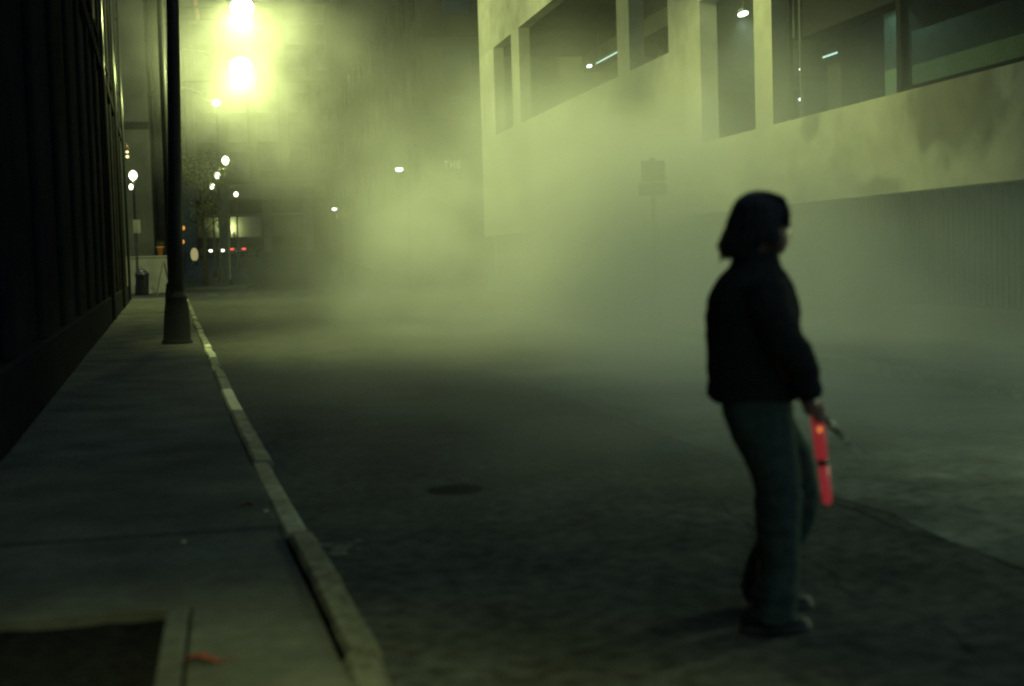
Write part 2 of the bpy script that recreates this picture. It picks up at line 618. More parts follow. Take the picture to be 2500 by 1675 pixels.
gpart('beam', matte_black, (10.45, 10.85, 8.0, 24.97, 5.28, 6.715))  # added dark beam, keeps street lamp light out of the deck
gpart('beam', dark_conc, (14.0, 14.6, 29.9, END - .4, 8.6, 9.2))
# lit inner parapet and pier behind the mesh
gpart('inner_parapet', inner_paint, (12.0, 12.2, 8, 23.44, 3.0, 5.19))
gpart('inner_pier', inner_paint, (11.95, 12.3, 23.45, 24.4, 3.0, 5.79))
# fluted recess under the wall, plinth
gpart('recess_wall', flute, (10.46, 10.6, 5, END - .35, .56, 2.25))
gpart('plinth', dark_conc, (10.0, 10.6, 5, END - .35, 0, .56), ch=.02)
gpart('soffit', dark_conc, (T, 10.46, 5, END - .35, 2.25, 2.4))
rib_me = None
for k in range(260):
    y = 9.0 + k * .15
    if y > END - .6:
        break
    if rib_me is None:
        m = MB()
        m.loft([[(0, -.045, z), (-.05, -.028, z), (-.05, .028, z), (0, .045, z)] for z in (.562, 2.248)], smooth=False)
        rib_me = m.mesh('rib')
        rib_me.materials.append(rib_tone)
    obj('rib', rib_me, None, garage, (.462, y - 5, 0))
# frames of the large opening and mesh fence
gpart('frame_post', matte_black, (10.30, 10.36, 24.85, 24.965, 3.745, 6.695))
gpart('conduit', galv, (10.40, 10.45, 24.60, 24.65, 3.745, 6.7))
gpart('mullion', matte_black, (10.20, 10.34, 20.28, 20.43, 3.745, 6.695))
gpart('mullion', matte_black, (10.20, 10.34, 15.2, 15.32, 3.745, 6.695))
gpart('bottom_rail', matte_black, (10.22, 10.32, 8.0, 20.275, 3.745, 3.85))
mesh = MB()
y0f, y1f, z0f, z1f = 8.05, 20.27, 3.85, 6.69
pitch, t = .066, .0045
hgt = z1f - z0f
kmin = int((y0f - hgt) / pitch)
for k in range(int((y0f - hgt) / pitch), int(y1f / pitch) + 1):
    for sgn in (1, -1):
        ya = k * pitch if sgn > 0 else k * pitch + hgt
        # line y = ya + sgn*s, z = z0f+s clipped to the panel
        if sgn > 0:
            s0, s1 = max(0, y0f - ya), min(hgt, y1f - ya)
        else:
            s0, s1 = max(0, ya - y1f), min(hgt, ya - y0f)
        if s1 - s0 < .02:
            continue
        p, q = (ya + sgn * s0, z0f + s0), (ya + sgn * s1, z0f + s1)
        dx = .004 * sgn
        n = t * .7
        vs = []
        for (yy, zz) in (p, q):
            vs += [(.27 + dx - t / 2, yy - 5 + sgn * n, zz - n), (.27 + dx + t / 2, yy - 5 + sgn * n, zz - n), (.27 + dx + t / 2, yy - 5 - sgn * n, zz + n), (.27 + dx - t / 2, yy - 5 - sgn * n, zz + n)]
        mesh.add(vs, [(i, (i + 1) % 4, 4 + (i + 1) % 4, 4 + i) for i in range(4)])
tag(mesh.build('chain_link_mesh', matte_black, garage), kind='stuff')


# fixtures inside the garage
def flood(loc, label, watts, group='garage lights', rz=0, sx=.22, glow=cool_glow, spot=None):
    f = thing('garage_light', label, 'light', loc, rz, group)
    MB().cbox(-.07, .07, -sx, sx, .03, .11, .015).build('housing', black_metal, f)
    MB().cbox(-.055, .055, -sx * .9, sx * .9, -.035, .028, .012).build('diffuser', glow, f)
    MB().box(-.012, .012, -.012, .012, .11, .38).build('bracket', black_metal, f)
    if watts:
        lamp_light('lamp', (0, 0, -.10), f, COOL, watts, .08, spot)
    return f


flood((10.62, 28.05, 6.29), 'bright cool floodlight hanging inside the tall narrow garage opening', 90, sx=.17, spot=(R(110), .6, (.1, -.25, -1)))
flood((11.25, 23.3, 6.30), 'cool light under the garage ceiling beside the mesh fence', 90)
flood((12.0, 45.9, 7.63), 'small cool light seen deep in the wide upper garage opening', 0, sx=.12)


wq = thing('wall_light', 'greenish wall light low on the garage front nearest the viewpoint', 'light', (9.98, 8.6, 3.35))
MB().cbox(-.10, .015, -.14, .14, -.06, .10, .02).build('housing', black_metal, wq)
MB().cbox(-.09, -.01, -.12, .12, -.10, -.062, .01).build('diffuser', cool_dim, wq)
lamp_light('lamp', (-.16, 0, -.14), wq, (.72, 1.0, .50), 1400, .05, (R(78), .8, (-5.2, -2.4, -3.0)))


def tube_light(loc, ln, label, ry=0):
    f = thing('tube_light', label, 'light', loc, 0, 'garage tube lights')
    MB().tube([(0, -ln / 2, 0), (0, ln / 2, 0)], .018, 8).build('tube', cool_dim, f)
    MB().box(-.03, .03, -ln / 2, ln / 2, .02, .06).build('housing', black_metal, f)
    for s in (-1, 1):
        MB().box(-.008, .008, s * ln * .4 - .008, s * ln * .4 + .008, .06, 1.2).build('hanger', black_metal, f)
    return f


tube_light((13.0, 47.3, 8.1), 2.9, 'thin tube light high in the wide upper garage opening')
tube_light((13.0, 30.3 - 1.0, 5.6), 1.1, 'thin tube light low in the large garage opening')
for (x, y, z, lb) in ((12.4, 29.35, 5.32, 'tiny bulb below the thin tube light in the large garage opening'), (12.4, 29.40, 4.68, 'lowest tiny bulb at the edge of the large garage opening')):
    f = thing('small_bulb', lb, 'light', (x, y, z), 0, 'garage bulbs')
    MB().ellipsoid((0, 0, 0), (.028, .028, .034), 10, 6).build('bulb', cool_dot, f)
    MB().box(-.02, .02, .03, .12, -.02, .02).build('socket', black_metal, f)

# ------------------------------------------------------------------ dark building on the left
bl = thing('masonry_building', 'dark masonry building with pilasters along the left pavement', 'building', (WALL(0), 0, 0), math.atan(.0455))
L0, L1, HB = -6.0, 57.1, 16.0
MB().box(-8, -.07, L0, L1, 0, HB).build('wall', wall_dark, bl)
MB().cbox(-.07, .03, L0, L1, 0.0, .75, .02).build('base_course', wall_trim, bl)
MB().cbox(-.07, .04, L0, L1, 6.3, 6.55, .02).build('string_course', wall_trim, bl)
MB().cbox(-.07, .35, L0, L1, 15.3, 16.0, .05).build('cornice', wall_trim, bl)
y = L0
k = 0
while y < L1 - .4:
    MB().cbox(-.07, 0.0, y, y + .62, .76, 6.29, .02).build('pilaster', wall_trim, bl)
    MB().cbox(-.07, -.01, y, y + .62, 6.56, 15.29, .02).build('pilaster', wall_trim, bl)
    if y + 3.6 < L1:
        for (z0, z1) in ((7.2, 9.6), (11.0, 13.4)):
            w = MB().box(-.068, -.05, y + 1.1, y + 3.15, z0, z1).build('window', glass_dark, bl)
            MB().box(-.068, -.03, y + 1.0, y + 1.09, z0 - .05, z1 + .05).build('frame', wall_trim, w)
            MB().box(-.068, -.03, y + 3.16, y + 3.25, z0 - .05, z1 + .05).build('frame', wall_trim, w)
            MB().box(-.068, .0, y + 1.0, y + 3.25, z0 - .14, z0 - .055).build('sill', wall_trim, w)
    y += 3.55
    k += 1
# downpipes with a sheen, near the far corner
for yy in (36.0, 46.7, 56.4):
    MB().tube([(.07, yy, .2), (.07, yy, 15.2)], .05, 10).build('downpipe', pole_paint, bl)

wl = thing('wall_lantern', 'small bracket lantern with three bulbs at the dark building corner', 'lantern', (-3.62, 56.9, 5.85))
MB().tube([(-.2, 0, .35), (0, 0, .42), (.06, 0, .3)], .015, 8).build('bracket', black_metal, wl)
MB().cbox(0.0, .12, -.06, .06, -.26, .30, .015).build('housing', black_metal, wl)
for i, (dz, mt, rr) in enumerate(((.26, amber_glow, .03), (.04, warm_dot, .05), (-.14, warm_dot, .06))):
    MB().ellipsoid((.06, -.075, dz), (rr, .03, rr * .85), 10, 6).build('bulb', mt, wl)

# ------------------------------------------------------------------ street lamps, left row
def street_lamp(x, y, label, lit=True, lean=0.0, reach=2.4, top=9.6, watts=None, spot=None, lens=1.0):
    s = thing('street_lamp', label, 'street lamp', (x, y, PAVE), 0, 'street lamps along the left kerb')
    s.rotation_euler = (0, lean, 0)
    MB().lathe([(.262, 0), (.262, .06), (.235, .075), (.232, .10), (.222, .38), (.198, .66), (.172, .76), (.185, .78), (.185, .81), (.15, .83), (.128, .90)], 12).build('base', matte_black, s)
    MB().lathe([(.122, .90), (.118, 2.0), (.108, 5.0), (.09, top)], 18).build('pole', pole_satin, s)
    MB().tube([(0, 0, top - .25), (.35, 0, top + .18), (.9, 0, top + .22), (1.6, 0, top - .02), (reach - .35, 0, top - .35)], [.05, .048, .045, .04, .036], 10).build('arm', pole_paint, s)
    hd = MB()
    zc = top - .42
    hd.loft([[(reach - .4 + a, w * math.cos(q), zc + .09 + hh * math.sin(q)) for q in [math.pi * i / 8 for i in range(9)]] for a, w, hh in ((0, .05, .05), (.12, .12, .10), (.4, .17, .13), (.68, .14, .10), (.78, .06, .04))], closed=False, caps=False)
    h = hd.build('head', pole_paint, s)
    MB().ellipsoid((reach, 0, zc - .04), (.34 * lens, .32 * lens, .27 * lens), 24, 14).build('lens', sodium_lens if lit else unlit_lens, h)
    if lit:
        lamp_light('lamp', (reach, 0, zc - .12 - .27 * lens), s, SODIUM, watts or LAMP_W, .05, spot)
    return s


street_lamp(-.885, 25.09, 'tall black street lamp pole with flared base, nearest on the left pavement', lean=.030, top=9.8, watts=LAMP_W * 1.7, spot=(R(108), .6, (5.0, .6, -8.0)))
street_lamp(-1.58, 42.9, 'street lamp whose glowing head is the topmost light in the smoke', reach=2.34, top=9.3, watts=LAMP_W * .85)
street_lamp(-2.0, 55.6, 'street lamp whose glowing head shows directly below the topmost one', reach=2.85, top=9.3, watts=LAMP_W * 1.15, lens=1.25)
street_lamp(-2.45, 68.0, 'farthest lit street lamp of the row, a small bright head', reach=2.3, top=9.3, watts=LAMP_W * .35, lens=.5)
street_lamp(.05, -6.2, 'lit street lamp of the left row standing behind the viewpoint', reach=1.6, top=9.2, watts=LAMP_W * 3.4, spot=(R(25), 1.0, (-1.6, 8.8, -9.0)))


# ------------------------------------------------------------------ small lamps on the right kerb
def gooseneck(x, y, h, label, mat, watts, col, z0=.125):
    s = thing('post_lamp', label, 'street lamp', (x, y, z0), 0, 'small lamps along the right kerb')
    MB().lathe([(.11, 0), (.10, .3), (.055, .4), (.045, h - .5)], 12).build('pole', matte_black, s)
    MB().tube([(0, 0, h - .52), (0, 0, h - .15), (-.10, 0, h + .02), (-.26, 0, h + .03)], [.045, .042, .04, .04], 10).build('arm', sign_paint, s)
    MB().ellipsoid((-.34, 0, h), (.17, .12, .09), 14, 8).build('lens', mat, s)
    MB().cbox(-.5, -.16, -.09, .09, h + .05, h + .12, .02).build('head', galv, s)
    if watts:
        lamp_light('lamp', (-.34, 0, h - .16), s, col, watts, .1)
    return s


gooseneck(7.62, 59.8, 5.1, 'cool white gooseneck lamp on the right kerb, the higher of two', EM('cool_head', (.9, 1, .95), 6), 0, (.85, 1, .9))
gooseneck(7.66, 97.0, 4.6, 'smaller distant cool white gooseneck lamp deeper in the smoke', EM('cool_head_far', (.9, 1, .95), 6), 0, (.85, 1, .9), terr(97))
gooseneck(12.4, 117.2, 3.7, 'distant yellowish lamp glowing dimly deep in the smoke', EM('warm_head_far', (1, .95, .45), 5), 0, (1, .95, .4), terr(117))

# ------------------------------------------------------------------ street sign on the right pavement
sg = thing('street_sign', 'two stacked sign plates on a thin post, dim in the thick smoke', 'street sign', (7.72, 25.15, .125))
MB().tube([(0, 0, 0), (-.012, 0, 3.05)], .048, 10).build('post', sign_paint, sg)
MB().cbox(-.235, .215, -.055, -.04, 2.62, 3.0, .02).build('sign_plate', sign_paint, sg)
MB().cbox(-.29, .24, -.055, -.04, 2.36, 2.60, .015).build('sign_plate', sign_paint, sg)
for zz in (2.48, 2.80):
    MB().cbox(-.06, .04, -.04, -.028, zz, zz + .03, .004).build('clamp', galv, sg)

# ------------------------------------------------------------------ things in the gutter and on the paving
mh = thing('valve_cover', 'small round iron cover set in the dark road', 'manhole cover', (1.364, 8.86, 0))
MB().lathe([(.175, -.05), (.175, .006), (.15, .009), (.148, .004)], 24).build('ring', iron, mh)
MB().lathe([(.143, -.04), (.143, .005), (.12, .008)], 24).build('lid', iron, mh)
for k in range(5):
    MB().box(-.09 + .04 * k, -.075 + .04 * k, -.08, .08, .008, .012).build('tread', iron, mh)


def flake(cx, cy, r, z, n=14, sq=.6, seed=0):
    vs = [(cx, cy, z)]
    for i in range(n):
        a = 2 * math.pi * i / n
        q = r * (1 + .45 * mnoise.noise((math.cos(a) * 1.7 + seed, math.sin(a) * 1.7, seed)))
        vs.append((cx + q * math.cos(a), cy + q * sq * math.sin(a), z))
    m = MB().add(vs, [(0, i + 1, (i + 1) % n + 1) for i in range(n)])
    return m


fl = thing('gutter_patch', 'small pale worn patch broken into flakes in the gutter', 'road patch', (.50, 7.26, 0))
for (dx, dy, r) in ((0, -.12, .055), (.02, .02, .05), (-.05, .11, .045), (.07, .09, .03), (.10, -.04, .022), (.12, .16, .028)):
    flake(dx, dy, r, .005, sq=1.5, seed=dx * 31 + dy).build('flake', worn_paint, fl)


def leaf(x, y, z, s, rz, label, mat):
    m = MB()
    vs, fs = [], []
    n = 10
    for i in range(n + 1):
        t = i / n
        w = s * .42 * math.sin(math.pi * t ** .8) * (1 + .25 * math.sin(i * 2.6))
        zc = .012 * math.sin(t * 5)
        vs += [((t - .5) * s * 2, -w, zc + .010), ((t - .5) * s * 2, 0, zc), ((t - .5) * s * 2, w, zc + .012)]
    for i in range(n):
        for k in range(2):
            fs.append((i * 3 + k, i * 3 + k + 1, i * 3 + 4 + k, i * 3 + 3 + k))
    m.add(vs, fs, True)
    r = thing('fallen_leaf', label, 'leaf', (x, y, z), rz)
    m.build('blade', mat, r)
    MB().tube([(s, 0, .006), (s * 1.35, .01, .004), (s * 1.6, .03, .005)], .0022, 6).build('stalk', mat, r)
    return r


leaf(-.125, 4.86, PAVE + .006, .065, -.2, 'large dark red fallen leaf beside the stone edging', leaf_red)
leaf(.06, 7.95, PAVE + .008, .04, .5, 'faint small red leaf near the kerb', leaf_red)
for (x, y, z, lb) in ((.155, 7.72, PAVE + .008, 'tiny pale paper scrap close to the kerb stones'), (-.255, 7.0, PAVE + .008, 'tiny pale paper scrap on the middle of a pavement slab'), (1.15, 20.2, .006, 'tiny pale paper scrap lying on the dark road')):
    o = flake(0, 0, .011 if y < 15 else .02, .004, 9, 1.3, x * 7).build('paper_scrap', paper, None, (x, y, z))
    tag(o, lb, 'litter', 'paper scraps')

# ------------------------------------------------------------------ far left corner beyond the junction
pb = thing('pale_building', 'pale plastered building face lit by a globe lamp beyond the junction', 'building', (-5.2, 81, 0))
MB().box(-14, 1.32, 0, 16, 0, 24).build('wall', stone_far, pb)
MB().cbox(-14, 1.36, -.08, 0, 9.0, 9.4, .02).build('string_course', stone_dim, pb)
for k in range(4):
    for z in (11, 15, 19):
        w = MB().box(-12 + 3.4 * k, -10.4 + 3.4 * k, -.03, -.002, z, z + 2.2).build('window', glass_dark, pb)
        MB().box(-12.1 + 3.4 * k, -10.3 + 3.4 * k, -.10, -.003, z - .14, z - .02).build('sill', wall_trim, w)
db = thing('dark_corner_building', 'tall dark building with shiny pipes behind the nearest lamp pole', 'building', (-3.85, 83, 0))
MB().box(0, .85, 0, 4, 0, 26).build('wall', wall_dark, db)
for (x, z0, z1) in ((.18, 1, 25), (.62, 1, 25)):
    MB().tube([(x, -.08, z0), (x, -.08, z1)], .05, 10).build('downpipe', pole_paint, db)
MB().cbox(-.03, .88, -.14, 0, 11, 11.3, .02).build('string_course', wall_trim, db)

lw = thing('low_wall', 'pale low concrete wall with a flat cap under the globe lamp', 'wall', (-4.6, 80.3, 0))
MB().cbox(-2.2, 1.6, -.2, .2, 0, 1.93, .02).build('body', pale_render, lw)
MB().cbox(-2.25, 1.65, -.26, .26, 1.935, 2.05, .02).build('cap', pale_render, lw)
MB().cbox(-2.2, .75, -1.4, -.45, 0, .17, .02).build('step', pale_render, lw)
pp = thing('plant_pot', 'orange terracotta pot standing on the pale low wall', 'plant pot', (-3.52, 80.3, 2.052))
MB().lathe([(.13, 0), (.20, .40), (.235, .41), (.235, .50), (.20, .50), (.19, .44)], 18).build('pot', terracotta, pp)
ptm = MB()
for i in range(60):
    a, b = rnd.uniform(0, 6.28), rnd.uniform(.2, 1.3)
    d = Vector((math.cos(a) * math.cos(b), math.sin(a) * math.cos(b), math.sin(b))) * rnd.uniform(.2, .5)
    s = d.cross(Vector((0, 0, 1))).normalized() * .03
    ptm.add([(0, 0, .45), tuple(d * .6 + Vector((0, 0, .45)) + s), tuple(d + Vector((0, 0, .45))), tuple(d * .6 + Vector((0, 0, .45)) - s)], [(0, 1, 2, 3)])
tag(ptm.build('leaves', foliage, pp), kind='stuff')
wb = thing('waste_bin', 'dark rounded waste bin before the pale low wall', 'bin', (-4.28, 75.6, 0))
MB().lathe([(.26, 0), (.30, .05), (.34, 1.0), (.35, 1.02)], 18).build('body', black_metal, wb)
MB().lathe([(.36, 1.02), (.36, 1.08), (.27, 1.25), (.12, 1.34), (.02, 1.36)], 18).build('lid', black_metal, wb)
MB().box(-.12, .12, -.362, -.34, .84, .98).build('flap', iron, wb)
bd = thing('folding_board', 'dark folding board leaning beside the waste bin', 'board', (-3.30, 75.8, 0), .15)
MB().loft([[(-.32, -.35, 0), (-.27, -.35, 0), (-.27, .05, 0), (-.32, .05, 0)], [(.12, -.02, 1.75), (.17, -.02, 1.75), (.17, .32, 1.75), (.12, .32, 1.75)]], smooth=False).build('panel', black_metal, bd)
MB().tube([(.48, -.1, 0), (.15, .14, 1.7)], .03, 8).build('strut', black_metal, bd)
MB().tube([(.48, .2, 0), (.15, .24, 1.7)], .03, 8).build('strut', black_metal, bd)


def globe_lamp(x, y, ztop, label, glow=globe_glow, r=.22, watts=350, second=False):
    z0 = terr(y) + (.15 if 84 < y < 119 and -2.9 < x < 1.6 else 0)
    h = ztop - z0
    s = thing('globe_lamp', label, 'street lamp', (x, y, z0), 0, 'globe lamps beyond the junction')
    MB().lathe([(.17, 0), (.16, .5), (.07, .7), (.055, h - r - .1), (.10, h - r)], 14).build('pole', pole_paint, s)
    MB().lathe([(.07, h - r - .02), (r * .75, h - r * .6), (r, h), (r * .85, h + r * .7), (r * .3, h + r * 1.25), (.02, h + r * 1.3)], 16).build('globe', glow, s)
    MB().lathe([(.06, h + r * 1.28), (.03, h + r * 1.6), (.01, h + r * 1.7)], 10).build('finial', pole_paint, s)
    if watts:
        lamp_light('lamp', (0, -.02 - r * 1.15, h), s, (1.0, 1.0, .55), watts, .1)
    return s


gl = globe_lamp(-4.52, 76.0, 6.15, 'globe lamp on a tall post beside the dark building corner', r=.21, watts=450)
MB().cbox(-.12, .26, -.09, -.075, 3.2, 3.9, .01).build('notice', pale_render, gl)
MB().ellipsoid((-.12, -.12, 5.58), (.10, .10, .14), 12, 8).build('small_globe', globe_glow, gl)
globe_lamp(.20, 86, 7.55, 'topmost globe lamp on the island, beside lit tree leaves', r=.21, watts=250)
globe_lamp(-.33, 92, 7.05, 'globe lamp on the island, middle of three in a slant', r=.18, watts=0)
globe_lamp(-.74, 100, 6.8, 'lowest globe lamp of the three in a slant', r=.18, watts=0)
globe_lamp(.93, 110, 6.7, 'smallest globe lamp on a slim post at the smoke edge', r=.16, watts=0)


# tree on the island
def tree(x, y, h, cr, label, seed):
    r = random.Random(seed)
    z0 = terr(y) + .14
    s = thing('street_tree', label, 'tree', (x, y, z0))
    tr = MB().tube([(0, 0, 0), (.05, .02, h * .3), (-.05, .05, h * .55), (.02, 0, h * .8)], [.17, .13, .10, .05], 10)
    tips = []
    for k in range(13):
        a = k * 2.4
        z = h * (.42 + .035 * k)
        e = Vector((math.cos(a) * cr * r.uniform(.5, 1), math.sin(a) * cr * r.uniform(.5, 1), z + r.uniform(.3, 1.2)))
        tr.tube([(0, 0, z - .3), e * .5 + Vector((0, 0, (z - .2) * .5)), e], [.045, .03, .012], 6)
        tips += [e, e * .6 + Vector((0, 0, z * .4))]
    tr.build('trunk', bark, s)
    cm = MB()
    for k in range(2600):
        c = r.choice(tips)
        d = Vector((r.gauss(0, .38), r.gauss(0, .38), r.gauss(0, .30)))
        p = c + d
        u = Vector((r.uniform(-1, 1), r.uniform(-1, 1), r.uniform(-.6, .6))).normalized()
        v = u.cross(Vector((r.uniform(-1, 1), r.uniform(-1, 1), 1))).normalized()
        L, W = r.uniform(.05, .10), r.uniform(.025, .05)
        cm.add([p - u * L, p + v * W, p + u * L, p - v * W], [(0, 1, 2, 3)])
    tag(cm.build('crown', foliage, s), kind='stuff')
    return s


tree(-1.25, 86.6, 8.3, 1.8, 'leafy tree lit by the topmost globe lamp', 3)

# glowing oval lantern on the ground
eg = thing('oval_lantern', 'pale glowing oval lantern standing low near the dark lamp pole', 'lantern', (-2.75, 130, terr(130)))
MB().lathe([(.25, 0), (.28, .10), (.16, .14), (.14, .40)], 16).build('base', black_metal, eg)
MB().lathe([(.14, .40), (.27, .55), (.33, .85), (.31, 1.18), (.21, 1.42), (.06, 1.52)], 18).build('shade', egg_glow, eg)


# ------------------------------------------------------------------ cars
def car(x, y, rz, label, front, rear):
    c = thing('car', label, 'car', (x, y, terr(y) + .02), rz, 'cars at the far crossing')
    prof = [(-2.15, .45, .78, .80), (-2.05, .32, .95, .86), (-1.3, .28, 1.0, .88), (0, .28, 1.0, .89), (1.2, .28, .95, .88), (2.0, .32, .82, .84), (2.18, .42, .70, .74)]
    rings = [[(px, -w, z0), (px, -w * 1.02, (z0 + z1) / 2), (px, -w * .93, z1), (px, w * .93, z1), (px, w * 1.02, (z0 + z1) / 2), (px, w, z0)] for px, z0, z1, w in prof]
    MB().loft(rings, smooth=False).build('body', car_paint, c)
    cab = [(-1.75, .97, .78), (-1.05, 1.40, .62), (.35, 1.42, .62), (1.15, .96, .76)]
    MB().loft([[(px, -w, .93), (px, -w * (.86 if z > 1.1 else 1), z), (px, w * (.86 if z > 1.1 else 1), z), (px, w, .93)] for px, z, w in cab], smooth=False).build('cabin', glass_dark, c)
    MB().cbox(-1.0, .32, -.58, .58, 1.40, 1.46, .02).build('roof', car_paint, c)
    for wx in (-1.35, 1.35):
        for s in (-1, 1):
            w = MB().tube([(wx, s * .70, .31), (wx, s * .90, .31)], .31, 18).build('wheel', rubber, c)
            MB().tube([(wx, s * .895, .31), (wx, s * .912, .31)], .18, 12).build('rim', galv, w)
    for s in (-1, 1):
        MB().ellipsoid((2.10, s * .60, .66), (.12, .20, .13), 12, 6).build('headlight', headlight_m if front else unlit_lens, c)
        MB().cbox(-2.16, -2.04, s * .62 - .20, s * .62 + .20, .72, .90, .02).build('tail_light', red_tail if rear else terracotta, c)
    MB().box(-2.19, -2.155, -.25, .25, .52, .64).build('number_plate', paper, c)
    return c


car(-1.35, 151, R(-78), 'dark car facing the street with white headlights beyond the junction', True, False)
car(1.95, 150, R(70), 'dark car with two red tail lights at the smoke edge', False, True)

# ------------------------------------------------------------------ far tower closing the street
tw = thing('office_tower', 'tall dim stone tower closing the end of the street', 'building', (0, 172, terr(170)))
MB().box(-40, 46, 0, 18, -2, 60).build('wall', stone_dim, tw)
for k in range(24):
    MB().cbox(-40 + 3.6 * k, -39.0 + 3.6 * k, -.35, 0, 8.6, 59, .05).build('pilaster', stone_dim, tw)
for z in (8.0, 20, 27.2, 28.6, 40):
    MB().cbox(-40, 46, -.5, 0, z, z + .55, .05).build('string_course', stone_dim, tw)
win_me = MB().box(-1.15, 1.15, -.06, -.01, 0, 2.3).mesh('window')
win_me.materials.append(glass_dark)
for k in range(23):
    for z in (9.6, 13, 16.4, 21.4, 24.4, 30.2, 33.6, 37):
        obj('window', win_me, None, tw, (-37.7 + 3.6 * k, 0, z))
# street storey: pale piers and lintel round dark shop windows
for (a, b) in ((-5.3, -3.3), (-.45, .6), (4.4, 5.5), (9.2, 10.3), (-10.5, -9.3)):
    MB().cbox(a, b, -.8, 0, -1, 6.2, .05).build('pier', stone_far, tw)
MB().cbox(-12, 12, -.9, 0, 6.22, 7.98, .05).build('lintel', stone_far, tw)
for (a, b) in ((-3.2, -.5), (.7, 4.3), (5.6, 9.1), (-9.2, -5.4)):
    w = MB().box(a, b, -.12, -.02, 1.8, 4.2).build('shop_window', glass_dark, tw)
    MB().cbox(a, b, -.5, 0, 4.25, 4.5, .02).build('sill', stone_far, w)
    MB().cbox(a, b, -.35, 0, -1, 1.7, .02).build('stall_riser', stone_dim, w)
for (x, y, z, lb) in ((-3.35, 121, 4.0, 'small amber lantern, upper of two beside the dark pole'), (-3.42, 120.2, 2.85, 'small amber lantern, lower of two beside the dark pole')):
    s = thing('amber_lantern', lb, 'lantern', (x, y, terr(y)), 0, 'amber lanterns')
    h = z + .55 - terr(y)
    MB().tube([(0, 0, 0), (0, 0, h - .16)], .03, 8).build('post', black_metal, s)
    MB().lathe([(.05, h - .16), (.11, h - .08), (.12, h + .08), (.05, h + .18)], 12).build('shade', amber_glow, s)
ns = thing('neon_sign', 'dim red vertical sign high between the pole and the topmost glow', 'sign', (-2.2, 171.3, 29.9))
MB().cbox(-.35, .35, -.1, .1, 0, 2.6, .03).build('panel', black_metal, ns)
for k, (dx, z) in enumerate(((-.05, 2.0), (.08, 1.0), (.14, .35))):
    MB().cbox(dx - .18, dx + .18, -.14, -.101, z - .3, z + .3, .02).build('letter', red_neon, ns)

# ------------------------------------------------------------------ dark block beyond the garage
mb = thing('dark_block', 'dark city block standing beyond the garage corner', 'building', (10.9, 78, 0))
MB().box(0, 30, 0, 70, 0, 27).build('wall', stone_dim, mb)
for z in (4.2, 9.0, 13.6, 18.2):
    MB().cbox(-.12, 30, -.15, 0, z, z + .3, .03).build('string_course', stone_dim, mb)
for k in range(5):
    for z in (10.2, 14.8, 19.4):
        w = MB().box(1.2 + 3 * k, 2.8 + 3 * k, -.05, -.005, z, z + 2.6).build('window', glass_dark, mb)
for k in range(14):
    for z in (5.6, 10.2, 14.8):
        MB().box(-.05, -.005, 2 + 4.6 * k, 4 + 4.6 * k, z, z + 2.4).build('window', glass_dark, mb)
hs = thing('fascia_sign', 'dark hanging sign board with faint pale letters beyond the garage corner', 'sign', (12.2, 77.75, 5.9))
MB().cbox(-1.25, 1.1, -.08, .08, 0, 1.15, .03).build('board', black_metal, hs)
for s in (-1, 1):
    MB().tube([(s * .8, 0, 1.15), (s * .8, .2, 1.4)], .03, 8).build('hanger', black_metal, hs)


def letters(parent, txt, x0, z0, h, w, yf):
    glyph = {'T': [(0, .8, 1, 1), (.38, 0, .62, .8)], 'H': [(0, 0, .25, 1), (.75, 0, 1, 1), (.25, .4, .75, .6)], 'E': [(0, 0, .25, 1), (.25, .8, 1, 1), (.25, .4, .85, .6), (.25, 0, 1, .2)]}
    for i, c in enumerate(txt):
        m = MB()
        for (a, b, cc, d) in glyph[c]:
            m.box(x0 + i * w * 1.35 + a * w, x0 + i * w * 1.35 + cc * w, yf - .03, yf, z0 + b * h, z0 + d * h)
        m.build('letter', letter_m, parent)


letters(hs, 'THE', -.28, .45, .42, .26, -.081)

# ------------------------------------------------------------------ person
pr = thing('person', 'person in black jacket and dark jeans seen from the side, dark hair over the neck', 'person', (2.055, 5.213, 0), -YAW)


def ring(cx, cy, z, rx, ry, n=20, tilt=0.0, sq=2.3):
    out = []
    for i in range(n):
        a = 2 * math.pi * i / n
        c, s = math.cos(a), math.sin(a)
        out.append((cx + rx * math.copysign(abs(c) ** (2 / sq), c), cy + ry * math.copysign(abs(s) ** (2 / sq), s), z + tilt * c * rx))
    return out


# body: one skin from head to feet
bd_ = MB()
bd_.ellipsoid((-.028, 0, 1.585), (.094, .075, .108), 20, 14)
bd_.ellipsoid((.022, 0, 1.518), (.064, .056, .074), 16, 10)
bd_.ellipsoid((.030, 0, 1.565), (.052, .058, .04), 16, 10)
bd_.ellipsoid((.044, 0, 1.468), (.026, .028, .020), 12, 8)            # chin
bd_.loft([ring(.070, 0, 1.558, .010, .009, 8), ring(.084, 0, 1.530, .013, .013, 8), ring(.079, 0, 1.517, .013, .014, 8)], smooth=True)   # nose
bd_.ellipsoid((.068, 0, 1.494), (.014, .022, .007), 10, 6)
bd_.ellipsoid((.065, 0, 1.482), (.013, .019, .006), 10, 6)
for s in (-1, 1):
    bd_.ellipsoid((-.03, s * .077, 1.545), (.020, .010, .030), 10, 8)  # ears
    bd_.ellipsoid((.067, s * .030, 1.556), (.012, .016, .009), 10, 6)  # brow and lids
bd_.tube([(-.035, 0, 1.52), (-.05, 0, 1.42), (-.065, 0, 1.34)], [.052, .054, .07], 14)
bd_.loft([ring(-.065, 0, 1.38, .07, .12), ring(-.06, 0, 1.30, .11, .165), ring(-.06, 0, 1.12, .105, .135), ring(-.06, 0, .96, .10, .145), ring(-.055, 0, .84, .10, .14)])
bd_.tube([(-.04, -.17, 1.33), (0, -.21, 1.09), (.107, -.14, .911)], [.05, .042, .030], 12)
